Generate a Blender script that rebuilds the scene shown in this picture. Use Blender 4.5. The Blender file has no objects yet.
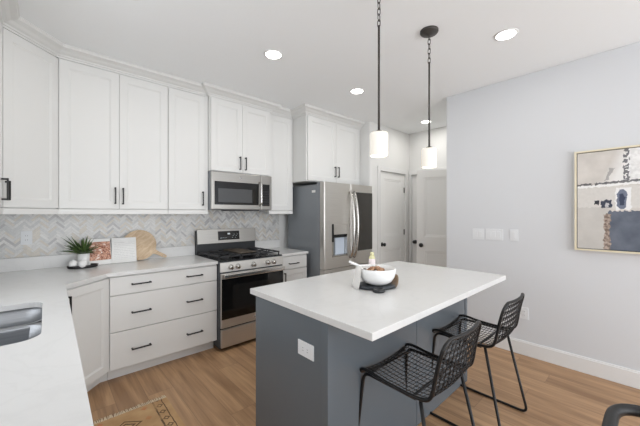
import bpy, bmesh, math, random
from mathutils import Vector, Matrix
PI = math.pi
random.seed(7)
C = bpy.context.scene.collection
S = bpy.context.scene

# ------------------------------------------------------------------ camera, world, lights, exposure
cam_d = bpy.data.cameras.new('camera')
cam_d.sensor_width = 36.0
cam_d.lens = 300.0 / 640 * 36
cam_d.shift_y = 0.5 / 640
cam_d.clip_start = 0.02
cam = bpy.data.objects.new('camera', cam_d)
cam.location = (0, 0, 1.40)
cam.rotation_euler = (PI / 2, 0, math.radians(-42.4))
C.objects.link(cam)
S.camera = cam
S.view_settings.view_transform = 'Standard'
S.view_settings.look = 'None'
S.view_settings.gamma = 1
S.view_settings.exposure = -0.68
S.view_settings.use_curve_mapping = False
world = bpy.data.worlds.new('world')
S.world = world
world.use_nodes = True
world.node_tree.nodes['Background'].inputs[0].default_value = (0.93, 0.96, 1.0, 1)
world.node_tree.nodes['Background'].inputs[1].default_value = 3.1


def area_light(name, loc, rot, sx, sy, energy, col):
    d = bpy.data.lights.new(name, 'AREA')
    d.shape = 'RECTANGLE'
    d.size = sx
    d.size_y = sy
    d.energy = energy
    d.color = col
    o = bpy.data.objects.new(name, d)
    o.location = loc
    o.rotation_euler = rot
    C.objects.link(o)
    return o


# daylight through the window over the sink
area_light('window_daylight', (-0.75, 1.95, 1.75), (0, -PI / 2, 0), 1.1, 1.5, 10, (0.93, 0.96, 1.0))
area_light('added_rear_fill', (1.5, -3.25, 1.2), (PI / 2 + 0.55, 0, 0), 4.4, 2.2, 165, (0.95, 0.975, 1.0))  # unseen fill added behind the camera, tilted up to brighten the ceiling


# ------------------------------------------------------------------ material helpers
class N:
    """a shader value with arithmetic"""
    def __init__(s, nt, sock):
        s.nt, s.s = nt, sock

    def _m(s, op, *a):
        n = s.nt.nodes.new('ShaderNodeMath')
        n.operation = op
        for i, v in enumerate((s,) + a):
            if isinstance(v, N):
                s.nt.links.new(v.s, n.inputs[i])
            else:
                n.inputs[i].default_value = v
        return N(s.nt, n.outputs[0])

    def __add__(s, o): return s._m('ADD', o)
    def __sub__(s, o): return s._m('SUBTRACT', o)
    def __mul__(s, o): return s._m('MULTIPLY', o)
    def __truediv__(s, o): return s._m('DIVIDE', o)
    def abs(s): return s._m('ABSOLUTE')
    def lt(s, v): return s._m('LESS_THAN', v)
    def gt(s, v): return s._m('GREATER_THAN', v)
    def mod(s, v): return s._m('FLOORED_MODULO', v)
    def floor(s): return s._m('FLOOR')
    def mn(s, v): return s._m('MINIMUM', v)
    def mx(s, v): return s._m('MAXIMUM', v)
    def inv(s): return (s * -1.0) + 1.0
    def between(s, a, b): return s.gt(a) * s.lt(b)
    def ramp(s, a, b):
        n = s.nt.nodes.new('ShaderNodeMapRange')
        s.nt.links.new(s.s, n.inputs[0])
        n.inputs[1].default_value = a
        n.inputs[2].default_value = b
        return N(s.nt, n.outputs[0])


def srgb(r, g, b):
    def f(c):
        c /= 255.0
        return c / 12.92 if c <= 0.04045 else ((c + 0.055) / 1.055) ** 2.4
    return (f(r), f(g), f(b), 1)


class Mat:
    def __init__(s, name, col=(0.8, 0.8, 0.8, 1), rough=0.5, metal=0.0, spec=0.5):
        s.m = bpy.data.materials.new(name)
        s.m.use_nodes = True
        s.nt = s.m.node_tree
        s.b = s.nt.nodes['Principled BSDF']
        s.b.inputs['Base Color'].default_value = col
        s.b.inputs['Roughness'].default_value = rough
        s.b.inputs['Metallic'].default_value = metal
        s.b.inputs['Specular IOR Level'].default_value = spec

    def coord(s, kind='Object'):
        t = s.nt.nodes.new('ShaderNodeTexCoord')
        return t.outputs[kind]

    def xyz(s, kind='Object'):
        n = s.nt.nodes.new('ShaderNodeSeparateXYZ')
        s.nt.links.new(s.coord(kind), n.inputs[0])
        return [N(s.nt, o) for o in n.outputs]

    def comb(s, x, y, z):
        n = s.nt.nodes.new('ShaderNodeCombineXYZ')
        for i, v in enumerate((x, y, z)):
            if isinstance(v, N):
                s.nt.links.new(v.s, n.inputs[i])
            else:
                n.inputs[i].default_value = v
        return n.outputs[0]

    def noise(s, scale, detail=3, vec=None, stretch=None, dist=0.0):
        n = s.nt.nodes.new('ShaderNodeTexNoise')
        n.inputs['Scale'].default_value = scale
        n.inputs['Detail'].default_value = detail
        n.inputs['Distortion'].default_value = dist
        v = vec if vec is not None else s.coord()
        if stretch:
            mp = s.nt.nodes.new('ShaderNodeMapping')
            mp.inputs['Scale'].default_value = stretch
            s.nt.links.new(v, mp.inputs[0])
            v = mp.outputs[0]
        s.nt.links.new(v, n.inputs['Vector'])
        return N(s.nt, n.outputs['Fac'])

    def white(s, vec):
        n = s.nt.nodes.new('ShaderNodeTexWhiteNoise')
        s.nt.links.new(vec, n.inputs['Vector'])
        return N(s.nt, n.outputs['Value'])

    def mix(s, fac, a, b):
        n = s.nt.nodes.new('ShaderNodeMix')
        n.data_type = 'RGBA'
        for k, v in ((0, fac), (6, a), (7, b)):
            if isinstance(v, N):
                s.nt.links.new(v.s, n.inputs[k])
            elif isinstance(v, bpy.types.NodeSocket):
                s.nt.links.new(v, n.inputs[k])
            else:
                n.inputs[k].default_value = v
        return n.outputs[2]

    def base(s, sock):
        s.nt.links.new(sock, s.b.inputs['Base Color'])

    def rough(s, n):
        s.nt.links.new(n.s, s.b.inputs['Roughness'])

    def bump(s, h, strength=0.2, dist=0.01):
        n = s.nt.nodes.new('ShaderNodeBump')
        n.inputs['Strength'].default_value = strength
        n.inputs['Distance'].default_value = dist
        s.nt.links.new(h.s, n.inputs['Height'])
        s.nt.links.new(n.outputs[0], s.b.inputs['Normal'])

    def emit(s, col, strength):
        s.b.inputs['Emission Color'].default_value = col
        s.b.inputs['Emission Strength'].default_value = strength


M = {}


def mat(key, *a, **k):
    w = Mat(key, *a, **k)
    M[key] = w.m
    return w


def painted(key, col, rough, bump=0.05, scale=180):
    w = mat(key, col, rough)
    n = w.noise(scale, 2)
    w.bump(n, bump, 0.002)
    return w


painted('wall_paint', srgb(216, 218, 221), 0.85, 0.12, 120)
painted('ceiling_paint', srgb(245, 247, 248), 0.9, 0.35, 60)
painted('hall_paint', srgb(230, 230, 228), 0.85, 0.12, 120)
painted('trim_paint', srgb(232, 232, 231), 0.5)
painted('door_paint', srgb(242, 242, 240), 0.5)
painted('cabinet_paint', srgb(226, 226, 224), 0.45, 0.02)
painted('island_paint', srgb(98, 106, 113), 0.25, 0.02)
painted('plate_plastic', srgb(229, 231, 233), 0.4, 0.0)
painted('black_metal', srgb(24, 24, 25), 0.42, 0.02)
painted('bronze_metal', srgb(62, 58, 54), 0.5, 0.02)
painted('wire_black', srgb(13, 13, 15), 0.42, 0.0)
painted('cast_iron', srgb(52, 52, 54), 0.6, 0.2, 200)
painted('griddle_iron', srgb(86, 76, 64), 0.5, 0.2, 90)
painted('range_side', srgb(66, 70, 75), 0.45, 0.05, 300)
painted('oven_tint', srgb(32, 31, 30), 0.1, 0.0)
painted('black_enamel', srgb(26, 27, 29), 0.25, 0.0)
painted('slot_grey', srgb(120, 120, 122), 0.5, 0.0)
painted('dark_plastic', srgb(40, 42, 45), 0.4, 0.0)
painted('white_ceramic', srgb(242, 242, 241), 0.25, 0.03, 60)
painted('white_pages', srgb(240, 240, 238), 0.7, 0.0)
painted('napkin_linen', srgb(232, 230, 226), 0.9, 0.4, 400)
painted('black_leather', srgb(14, 14, 15), 0.42, 0.15, 150)
painted('chrome', srgb(200, 200, 202), 0.2, 0.0)
M['chrome'].node_tree.nodes['Principled BSDF'].inputs['Metallic'].default_value = 1

w = mat('quartz', srgb(236, 235, 232), 0.22)
n = w.noise(3.2, 5, dist=1.2)
v = (n - 0.5).abs().ramp(0.0, 0.035)
w.base(w.mix(v, srgb(220, 220, 219), srgb(223, 223, 222)))

w = mat('steel', srgb(190, 188, 184), 0.34, 0.82)
n = w.noise(1.0, 3, stretch=(3, 3, 260))
w.base(w.mix(n, srgb(198, 195, 190), srgb(222, 219, 214)))
w.bump(n, 0.03, 0.002)
w = mat('steel_satin', srgb(160, 158, 155), 0.36, 1.0)
n = w.noise(1.0, 3, stretch=(3, 3, 260))
w.base(w.mix(n, srgb(150, 148, 144), srgb(176, 174, 170)))
w = mat('steel_light', srgb(205, 203, 199), 0.24, 1.0)
n = w.noise(1.0, 3, stretch=(260, 3, 3))
w.base(w.mix(n, srgb(196, 194, 190), srgb(214, 212, 208)))
w = mat('sink_steel', srgb(165, 168, 171), 0.42, 0.9)
n = w.noise(1.0, 3, stretch=(4, 200, 200))
w.base(w.mix(n, srgb(150, 153, 157), srgb(182, 184, 187)))
painted('appliance_grey', srgb(134, 139, 144), 0.45, 0.05, 300)
painted('black_glass', srgb(14, 14, 15), 0.07, 0.0)
painted('smoked_glass', srgb(62, 60, 57), 0.12, 0.0)
painted('window_grey_glass', srgb(74, 76, 78), 0.12, 0.0)
painted('dispenser_lit', srgb(205, 216, 230), 0.4, 0.0)  # glow of the lit recess painted in as pale blue
w = mat('display_light', srgb(40, 40, 40), 0.4)
w.emit((0.85, 0.95, 1.0, 1), 0.8)

w = mat('opal_glass', srgb(240, 236, 226), 0.35)
w.emit((1.0, 0.94, 0.84, 1), 0.4)
w = mat('lamp_lens', srgb(250, 250, 248), 0.4)
w.emit((1.0, 0.97, 0.92, 1), 14.0)

# floor planks: run along Y, 0.19 m wide
w = mat('oak_planks', rough=0.45)
x, y, z = w.xyz()
row = (x / 0.19).floor()
off = w.white(w.comb(row, 3.0, 0.0)) * 1.5
yy = (y + off) / 1.5
col = yy.floor()
rnd = w.white(w.comb(row, col, 1.0))
g = w.noise(1.0, 6, vec=w.comb(x * 9.0, y * 0.9 + rnd * 30.0, rnd * 9.0), dist=1.1)
g2 = w.noise(1.0, 4, vec=w.comb(x * 70.0, y * 2.2 + rnd * 17.0, rnd * 5.0))
seam = ((x / 0.19).mod(1.0) - 0.5).abs().gt(0.487).mx(((yy.mod(1.0)) - 0.5).abs().gt(0.4985))
c1 = w.mix(g.ramp(0.36, 0.66), srgb(140, 105, 74), srgb(200, 161, 122))
c2 = w.mix(rnd.ramp(0.0, 1.0), srgb(152, 117, 84), srgb(198, 161, 123))
c3 = w.mix(0.35, c1, c2)
c4 = w.mix(g2.ramp(0.48, 0.75) * 0.45, c3, srgb(122, 88, 60))
w.base(w.mix(seam * 0.35, c4, srgb(84, 62, 46)))
w.rough(g.ramp(0.0, 1.0) * 0.15 + 0.34)
w.bump(g2 - seam * 0.6, 0.12, 0.003)

# marble mosaic, tint comes from a colour per tile
w = mat('marble_tile', rough=0.28)
a = w.nt.nodes.new('ShaderNodeAttribute')
a.attribute_name = 'tile_tint'
vn = w.noise(14.0, 5, dist=2.0)
w.base(w.mix((vn - 0.5).abs().ramp(0.0, 0.06).inv() * 0.22, a.outputs['Color'], srgb(165, 163, 162)))
painted('grout', srgb(206, 205, 202), 0.9)

w = mat('board_wood', rough=0.55)
x, y, z = w.xyz()
n = w.noise(1.0, 5, vec=w.comb(x * 9.0 + z * 7.0, y * 5.0, z * 32.0 - x * 24.0), dist=1.0)
w.base(w.mix(n.ramp(0.3, 0.7), srgb(190, 162, 130), srgb(220, 198, 168)))
w = mat('frame_wood', rough=0.45)
n = w.noise(1.0, 4, stretch=(20, 8, 8))
w.base(w.mix(n, srgb(222, 211, 182), srgb(238, 230, 208)))
w = mat('tray_wood', rough=0.5)
x, y, z = w.xyz()
n = w.noise(26.0, 5, dist=1.0)
w.base(w.mix((x + (n - 0.5) * 0.06).ramp(0.075, 0.12), w.mix(n, srgb(36, 38, 42), srgb(72, 76, 82)), w.mix(n, srgb(84, 64, 46), srgb(150, 120, 88))))
w = mat('leaf_green', rough=0.5)
n = w.noise(24.0, 3)
w.base(w.mix(n.ramp(0.3, 0.7), srgb(38, 60, 30), srgb(92, 116, 58)))
w = mat('walnut_brown', rough=0.7)
n = w.noise(60.0, 4)
w.base(w.mix(n.ramp(0.3, 0.7), srgb(126, 84, 58), srgb(206, 166, 132)))
w.bump(n, 0.6, 0.01)
w = mat('soap_yellow', srgb(226, 222, 176), 0.15)
painted('soap_label', srgb(238, 226, 226), 0.5, 0.0)

# food picture in the cookbook
w = mat('food_print', rough=0.5)
x, y, z = w.xyz()
n = w.noise(55.0, 4, dist=1.5)
n2 = w.noise(34.0, 3)
c = w.mix(n.ramp(0.36, 0.62), srgb(128, 62, 40), srgb(226, 176, 150))
w.base(w.mix(n2.ramp(0.58, 0.66), c, srgb(242, 226, 216)))
w = mat('recipe_print', rough=0.7)
x, y, z = w.xyz()
ln = (z * 62.0).mod(1.0).lt(0.3) * z.between(0.035, 0.20)
br = w.noise(1.0, 2, vec=w.comb(x * 90.0, (z * 62.0).floor() * 3.7, 0.0)).gt(0.42)
w.base(w.mix(ln * br * 0.3, srgb(240, 240, 238), srgb(150, 150, 152)))

# rug: ochre wool with worn diamond medallions and a border (local metres, x across, y along)
w = mat('rug_wool', rough=0.95)
x, y, z = w.xyz()
d = w.noise(22.0, 3)
xd = x + (d - 0.5) * 0.012
yd = y + (w.noise(23.0, 3, vec=w.comb(y, x, 4.0)) - 0.5) * 0.012
ym = ((yd + 0.20).mod(0.26)) - 0.13
r = xd.abs() * 0.8 + ym.abs()
med = r.between(0.060, 0.074).mx(r.between(0.030, 0.044)).mx(r.lt(0.014))
bd = xd.abs().between(0.185, 0.196).mx(xd.abs().between(0.245, 0.252))
mot = (((xd.abs() - 0.22).abs() + ((yd.mod(0.085)) - 0.042).abs()).between(0.012, 0.024)) * xd.abs().gt(0.19)
side = (((xd.abs() - 0.13).abs() + ((yd.mod(0.13)) - 0.065).abs()).lt(0.022))
wear = w.noise(9.0, 4).ramp(0.2, 0.5)
bg = w.mix(w.noise(7.0, 5).ramp(0.3, 0.7), srgb(176, 138, 96), srgb(204, 168, 124))
c = w.mix(med * wear * 0.9, bg, srgb(92, 68, 46))
c = w.mix(bd.mx(mot) * wear * 0.9, c, srgb(88, 68, 50))
c = w.mix(side * wear * 0.7, c, srgb(196, 116, 72))
w.base(c)
w.bump(w.noise(420.0, 2), 0.6, 0.004)
painted('rug_fringe', srgb(226, 208, 180), 0.95, 0.3, 300)

# abstract painting
w = mat('abstract_painting', rough=0.7)
gx, gy, gz = w.xyz('Generated')
n1 = w.noise(9.0, 5)
n2 = w.noise(26.0, 4, vec=w.comb(gy, gz, 2.0))
n3 = w.noise(38.0, 5, vec=w.comb(gz, gy, 7.0))
u0 = gy.inv()
v0 = gz
u = u0 + (n2 - 0.5) * 0.05
v = v0 + (n3 - 0.5) * 0.05
bg = w.mix(n1.ramp(0.3, 0.7), srgb(198, 193, 187), srgb(216, 211, 205))
c = bg
c = w.mix(v.between(0.42, 0.64) * 0.85, c, w.mix(n3, srgb(204, 201, 196), srgb(226, 224, 220)))
c = w.mix(v.lt(0.43) * u.lt(0.235) * 0.8, c, w.mix(n1, srgb(186, 184, 180), srgb(208, 205, 200)))
streak = (u - (v * 0.42 - 0.06))
c = w.mix(streak.ramp(-0.06, 0.05) * v.gt(0.67) * u.lt(0.37), c, srgb(232, 231, 229))
c = w.mix(streak.between(-0.03, 0.0) * v.between(0.70, 0.82) * 0.6, c, srgb(128, 126, 128))
c = w.mix(u.gt(0.37) * v.gt(0.67), c, w.mix(n2.ramp(0.4, 0.6), srgb(222, 222, 221), srgb(240, 240, 239)))
c = w.mix(u.between(0.345, 0.385) * v.gt(0.69) * n3.gt(0.47) * 0.85, c, srgb(66, 68, 76))
c = w.mix((v - 0.663 - u0 * 0.05).abs().lt(0.010) * n2.gt(0.42) * 0.85, c, srgb(62, 64, 70))
c = w.mix((v - 0.640 - u0 * 0.05).abs().lt(0.012), c, srgb(238, 238, 237))
c = w.mix(u.between(0.29, 0.40) * v.between(0.40, 0.62), c, srgb(236, 236, 236))
ell = ((u - 0.335) / 0.036) * ((u - 0.335) / 0.036) + ((v - 0.505) / 0.105) * ((v - 0.505) / 0.105)
c = w.mix(ell.lt(1.0), c, srgb(112, 120, 138))
c = w.mix(ell.lt(0.35), c, srgb(58, 66, 88))
c = w.mix(u.between(0.13, 0.17) * v.between(0.455, 0.50), c, srgb(44, 46, 54))
c = w.mix(u.between(0.185, 0.265) * v.between(0.425, 0.50), c, srgb(60, 66, 82))
c = w.mix(u.between(0.215, 0.245) * v.between(0.43, 0.47), c, srgb(196, 196, 198))
slate = w.mix(n1.ramp(0.3, 0.7), srgb(82, 90, 104), srgb(110, 117, 130))
c = w.mix(u.gt(0.235) * v.lt(0.39), c, slate)
c = w.mix(u.between(0.205, 0.252) * v.lt(0.36), c, w.mix(n3.ramp(0.4, 0.6), srgb(120, 104, 94), srgb(186, 170, 158)))
w.base(c)
w.bump(n3, 0.15, 0.002)


# ------------------------------------------------------------------ geometry helpers
class MB:
    def __init__(s):
        s.bm = bmesh.new()

    def box(s, x0, x1, y0, y1, z0, z1, bev=0.0):
        vs = [s.bm.verts.new(p) for p in ((x0, y0, z0), (x1, y0, z0), (x1, y1, z0), (x0, y1, z0),
                                          (x0, y0, z1), (x1, y0, z1), (x1, y1, z1), (x0, y1, z1))]
        fs = [s.bm.faces.new([vs[i] for i in q]) for q in ((0, 3, 2, 1), (4, 5, 6, 7), (0, 1, 5, 4), (1, 2, 6, 5), (2, 3, 7, 6), (3, 0, 4, 7))]
        if bev > 0:
            es = list({e for f in fs for e in f.edges})
            bmesh.ops.bevel(s.bm, geom=es, offset=bev, segments=2, profile=0.6, affect='EDGES')
        return s

    def prism(s, pts, z0, z1, bev=0.0):
        """pts: counter-clockwise plan polygon"""
        b = [s.bm.verts.new((p[0], p[1], z0)) for p in pts]
        t = [s.bm.verts.new((p[0], p[1], z1)) for p in pts]
        n = len(pts)
        fs = [s.bm.faces.new(list(reversed(b))), s.bm.faces.new(t)]
        for i in range(n):
            fs.append(s.bm.faces.new((b[i], b[(i + 1) % n], t[(i + 1) % n], t[i])))
        if bev > 0:
            es = list({e for e in fs[1].edges} | {e for e in fs[0].edges})
            bmesh.ops.bevel(s.bm, geom=es, offset=bev, segments=2, profile=0.6, affect='EDGES')
        return s

    def tube(s, pts, r, seg=8, closed=False, flat=None):
        pts = [Vector(p) for p in pts]
        n = len(pts)
        rings = []
        prev = None
        for i, p in enumerate(pts):
            if closed:
                d = pts[(i + 1) % n] - pts[i - 1]
            else:
                d = pts[min(i + 1, n - 1)] - pts[max(i - 1, 0)]
            if d.length < 1e-9:
                d = Vector((0, 0, 1))
            d.normalize()
            if prev is None:
                up = Vector((0, 0, 1)) if abs(d.z) < 0.9 else Vector((1, 0, 0))
                a = d.cross(up).normalized()
            else:
                a = prev - d * prev.dot(d)
                if a.length < 1e-6:
                    a = d.orthogonal()
                a.normalize()
            prev = a
            b = d.cross(a)
            rr = r[i] if isinstance(r, (list, tuple)) else r
            ra, rb = (rr, rr * flat) if flat else (rr, rr)
            rings.append([s.bm.verts.new(p + a * (ra * math.cos(2 * PI * k / seg)) + b * (rb * math.sin(2 * PI * k / seg))) for k in range(seg)])
        m = n if closed else n - 1
        for i in range(m):
            A, B = rings[i], rings[(i + 1) % n]
            for k in range(seg):
                f = s.bm.faces.new((A[k], A[(k + 1) % seg], B[(k + 1) % seg], B[k]))
                f.smooth = True
        if not closed:
            s.bm.faces.new(list(reversed(rings[0])))
            s.bm.faces.new(rings[-1])
        return s

    def lathe(s, prof, c=(0, 0, 0), seg=32, sx=1.0, sy=1.0):
        """prof: (radius, z) from bottom to top; ends with radius 0 close on the axis"""
        rings = []
        for r, z in prof:
            if r < 1e-6:
                rings.append([s.bm.verts.new((c[0], c[1], c[2] + z))])
            else:
                rings.append([s.bm.verts.new((c[0] + sx * r * math.cos(2 * PI * k / seg), c[1] + sy * r * math.sin(2 * PI * k / seg), c[2] + z)) for k in range(seg)])
        for A, B in zip(rings, rings[1:]):
            for k in range(seg):
                k2 = (k + 1) % seg
                if len(A) == 1 and len(B) == 1:
                    continue
                if len(A) == 1:
                    f = s.bm.faces.new((A[0], B[k2], B[k]))
                elif len(B) == 1:
                    f = s.bm.faces.new((A[k], A[k2], B[0]))
                else:
                    f = s.bm.faces.new((A[k], A[k2], B[k2], B[k]))
                f.smooth = True
        return s

    def xform(s, m):
        bmesh.ops.transform(s.bm, matrix=m, verts=s.bm.verts)
        return s

    def build(s, name, material, parent=None):
        bmesh.ops.recalc_face_normals(s.bm, faces=s.bm.faces)
        me = bpy.data.meshes.new(name)
        s.bm.to_mesh(me)
        s.bm.free()
        me.materials.append(M[material] if isinstance(material, str) else material)
        o = bpy.data.objects.new(name, me)
        C.objects.link(o)
        if parent is not None:
            o.parent = parent
        return o


def thing(name, label, cat, loc=(0, 0, 0), rz=0.0, group=None):
    o = bpy.data.objects.new(name, None)
    o.empty_display_size = 0.1
    o.location = loc
    o.rotation_euler = (0, 0, rz)
    C.objects.link(o)
    o['label'] = label
    o['category'] = cat
    if group:
        o['group'] = group
    return o


def tag(o, label, cat, group=None, kind=None):
    o['label'] = label
    o['category'] = cat
    if group:
        o['group'] = group
    if kind:
        o['kind'] = kind
    return o


def struct(o, label=None):
    o['kind'] = 'structure'
    if label:
        o['label'] = label
    return o


def copy_thing(o, loc, label, rz=None):
    r = o.copy()
    C.objects.link(r)
    r.location = loc
    if rz is not None:
        r.rotation_euler = (0, 0, rz)
    r['label'] = label
    for ch in list(o.children):
        c = ch.copy()
        C.objects.link(c)
        c.parent = r
        for g in list(ch.children):
            d = g.copy()
            C.objects.link(d)
            d.parent = c
    return r


def arc(c, r, a0, a1, n, z=None):
    out = []
    for i in range(n + 1):
        a = a0 + (a1 - a0) * i / n
        p = (c[0] + r * math.cos(a), c[1] + r * math.sin(a))
        out.append(p if z is None else (p[0], p[1], z))
    return out


def fillet(pts, r, n=5, closed=False):
    """round the corners of a 3D polyline"""
    pts = [Vector(p) for p in pts]
    out = []
    m = len(pts)
    for i, p in enumerate(pts):
        if not closed and i in (0, m - 1):
            out.append(p)
            continue
        a = pts[i - 1] - p
        b = pts[(i + 1) % m] - p
        la, lb = a.length, b.length
        k = min(r, la * 0.45, lb * 0.45)
        s0 = p + a / la * k
        s1 = p + b / lb * k
        for j in range(n + 1):
            t = j / n
            out.append(s0 * (1 - t) ** 2 + p * (2 * t * (1 - t)) + s1 * t * t)
    return out


# ------------------------------------------------------------------ the room
CEIL = 2.775
YW = 3.62       # kitchen back wall
XL = -0.535     # left wall
XR = 3.50       # accent wall
XH = 4.65       # end wall of the hall
YP = 2.80       # pantry wall

struct(MB().box(XL - 0.15, 4.85, -3.3, 3.85, -0.08, 0.0).build('floor', 'oak_planks'), 'mid brown oak plank floor')
struct(MB().box(XL - 0.15, 4.85, -3.3, 3.85, CEIL, CEIL + 0.08).build('ceiling', 'ceiling_paint'), 'pale grey textured ceiling')
struct(MB().box(XL - 0.15, 3.575, YW, YW + 0.12, 0, CEIL).build('wall_back', 'hall_paint'), 'back wall behind range')
m = MB()
for q in ((-3.3, 1.2, 0, CEIL), (2.7, YW, 0, CEIL), (1.2, 2.7, 0, 1.2), (1.2, 2.7, 2.3, CEIL)):
    m.box(XL - 0.12, XL, *q)
struct(m.build('wall_left', 'wall_paint'), 'wall beside the sink')
m = MB()
for q in ((1.2, 1.24, 1.2, 2.3), (2.66, 2.7, 1.2, 2.3), (1.24, 2.66, 1.2, 1.24), (1.24, 2.66, 2.26, 2.3), (1.93, 1.97, 1.24, 2.26)):
    m.box(XL - 0.09, XL - 0.03, *q)
wf = struct(m.build('window_1', 'trim_paint'), 'white framed window above the sink')
struct(MB().box(XR, XR + 0.12, -3.3, 1.613, 0, CEIL, 0.006).build('wall_right', 'wall_paint'), 'plain pale grey wall behind the stools')
struct(MB().box(XR + 0.12, XH + 0.1, 1.50, 1.613, 0, CEIL).build('wall_hall', 'hall_paint'), 'hall wall behind pale grey wall')
# pantry wall with its door opening
DX0, DX1, DZ = 3.815, 4.515, 2.062
m = MB()
m.prism([(3.575, YW + 0.12), (3.575, YP + 0.03), (3.584, YP + 0.009), (3.605, YP), (DX0, YP), (DX0, YW + 0.12)], 0, CEIL)
m.box(DX1, XH + 0.1, YP, YP + 0.12, 0, CEIL)
m.box(DX0, DX1, YP, YP + 0.12, DZ, CEIL)
struct(m.build('wall_pantry', 'hall_paint'), 'wall beside fridge with pantry door')
# hall end wall with its door opening
HY0, HY1 = 1.99, 2.752
m = MB()
m.box(XH, XH + 0.12, HY1, YP, 0, CEIL)
m.box(XH, XH + 0.12, 1.5, HY0, 0, CEIL)
m.box(XH, XH + 0.12, HY0, HY1, DZ, CEIL)
struct(m.build('wall_end', 'hall_paint'), 'end wall of the hall')


def panel_slab(w, h, t, panels, bev=0.004, inset=0.012, deep=0.008):
    """a door leaf from x 0..w, front at y=0 going back to y=t, with recessed panels (x0,x1,z0,z1)"""
    m = MB()
    bm = m.bm
    xs = sorted({0.0, w} | {p[0] for p in panels} | {p[1] for p in panels})
    zs = sorted({0.0, h} | {p[2] for p in panels} | {p[3] for p in panels})
    V = {(i, j): bm.verts.new((x, 0, z)) for i, x in enumerate(xs) for j, z in enumerate(zs)}
    for i in range(len(xs) - 1):
        for j in range(len(zs) - 1):
            cx, cz = (xs[i] + xs[i + 1]) / 2, (zs[j] + zs[j + 1]) / 2
            if any(p[0] < cx < p[1] and p[2] < cz < p[3] for p in panels):
                continue
            bm.faces.new((V[i, j], V[i + 1, j], V[i + 1, j + 1], V[i, j + 1]))
    for p in panels:
        def ring(d, y):
            return [bm.verts.new(q) for q in ((p[0] + d, y, p[2] + d), (p[1] - d, y, p[2] + d), (p[1] - d, y, p[3] - d), (p[0] + d, y, p[3] - d))]
        rs = [ring(0, 0), ring(0.003, deep * 0.5), ring(inset * 0.8, deep * 0.6), ring(inset, deep)]
        for A, B in zip(rs, rs[1:]):
            for k in range(4):
                bm.faces.new((A[k], A[(k + 1) % 4], B[(k + 1) % 4], B[k]))
        bm.faces.new(rs[-1])
    bmesh.ops.remove_doubles(bm, verts=bm.verts, dist=1e-5)
    # sides and back
    m2 = [bm.verts.new(q) for q in ((0, t, 0), (w, t, 0), (w, t, h), (0, t, h))]
    bm.faces.new(list(reversed(m2)))
    fr = [bm.verts.new(q) for q in ((0, 0, 0), (w, 0, 0), (w, 0, h), (0, 0, h))]
    for k in range(4):
        bm.faces.new((fr[k], fr[(k + 1) % 4], m2[(k + 1) % 4], m2[k]))
    bmesh.ops.remove_doubles(bm, verts=bm.verts, dist=1e-5)
    return m


def knob_mesh(x, z, out=-1, y0=0.0):
    m = MB()
    m.lathe([(0, 0), (0.032, 0), (0.032, 0.006), (0.012, 0.012), (0.011, 0.03), (0.024, 0.038), (0.029, 0.05), (0.024, 0.062), (0, 0.066)], seg=20)
    m.xform(Matrix.Translation((x, y0, z)) @ Matrix.Rotation(PI / 2 if out < 0 else -PI / 2, 4, 'X'))
    return m


def room_door(name, w, h, loc, rz, hinge_right, knob_z=0.91, both=False, label=None):
    pn = [(0.11, w - 0.11, 0.19, 0.82), (0.11, w - 0.11, 1.04, h - 0.11)]
    d = panel_slab(w, h, 0.035, pn, inset=0.03, deep=0.009).build(name, 'door_paint')
    d.location = loc
    d.rotation_euler = (0, 0, rz)
    struct(d, label)
    kx = 0.06 if hinge_right else w - 0.06
    knob_mesh(kx, knob_z).build('knob', 'black_metal', d)
    if both:
        knob_mesh(kx, knob_z, 1, 0.035).build('knob', 'black_metal', d)
    hx = w - 0.005 if hinge_right else 0.005
    for z in (0.28, 1.08, 1.79):
        MB().box(hx - 0.012, hx + 0.012, -0.008, 0.004, z - 0.045, z + 0.045, 0.003).build('hinge', 'black_metal', d)
    return d


room_door('door_1', DX1 - DX0 - 0.006, 2.052, (DX0 + 0.003, YP + 0.012, 0.006), 0, True, label='two panel pantry door right of the fridge')
room_door('door_2', HY1 - HY0 - 0.006, 2.052, (XH + 0.02, HY1 - 0.003, 0.006), -PI / 2, True, label='closed two panel door at the hall end')
hx, hy, fx, fy = 4.60, 1.70, 4.215, 2.405
dl = math.hypot(hx - fx, hy - fy)
room_door('door_3', dl, 2.052, (fx, fy, 0.006), math.atan2(hy - fy, hx - fx), True, both=True, label='open two panel door beside pale grey wall')


def casing(name, segs):
    m = MB()
    for b in segs:
        m.box(*b, 0.004)
    return struct(m.build(name, 'trim_paint'))


CW = 0.07
casing('trim_2', [(DX0 - CW, DX0, YP - 0.018, YP, 0, DZ + CW), (DX1, DX1 + CW, YP - 0.018, YP, 0, DZ + CW), (DX0, DX1, YP - 0.018, YP, DZ, DZ + CW)])
casing('trim_3', [(XH - 0.018, XH, HY1, HY1 + 0.045, 0, DZ + CW), (XH - 0.018, XH, HY0 - CW, HY0, 0, DZ + CW), (XH - 0.018, XH, HY0, HY1, DZ, DZ + CW)])
# baseboard on the accent wall
m = MB()
m.box(XR - 0.016, XR, -3.3, 1.63, 0, 0.128, 0.004)
m.box(XR - 0.010, XR, -3.3, 1.625, 0.126, 0.14, 0.003)
struct(m.build('baseboard_right', 'trim_paint'), 'tall white baseboard')

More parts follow.
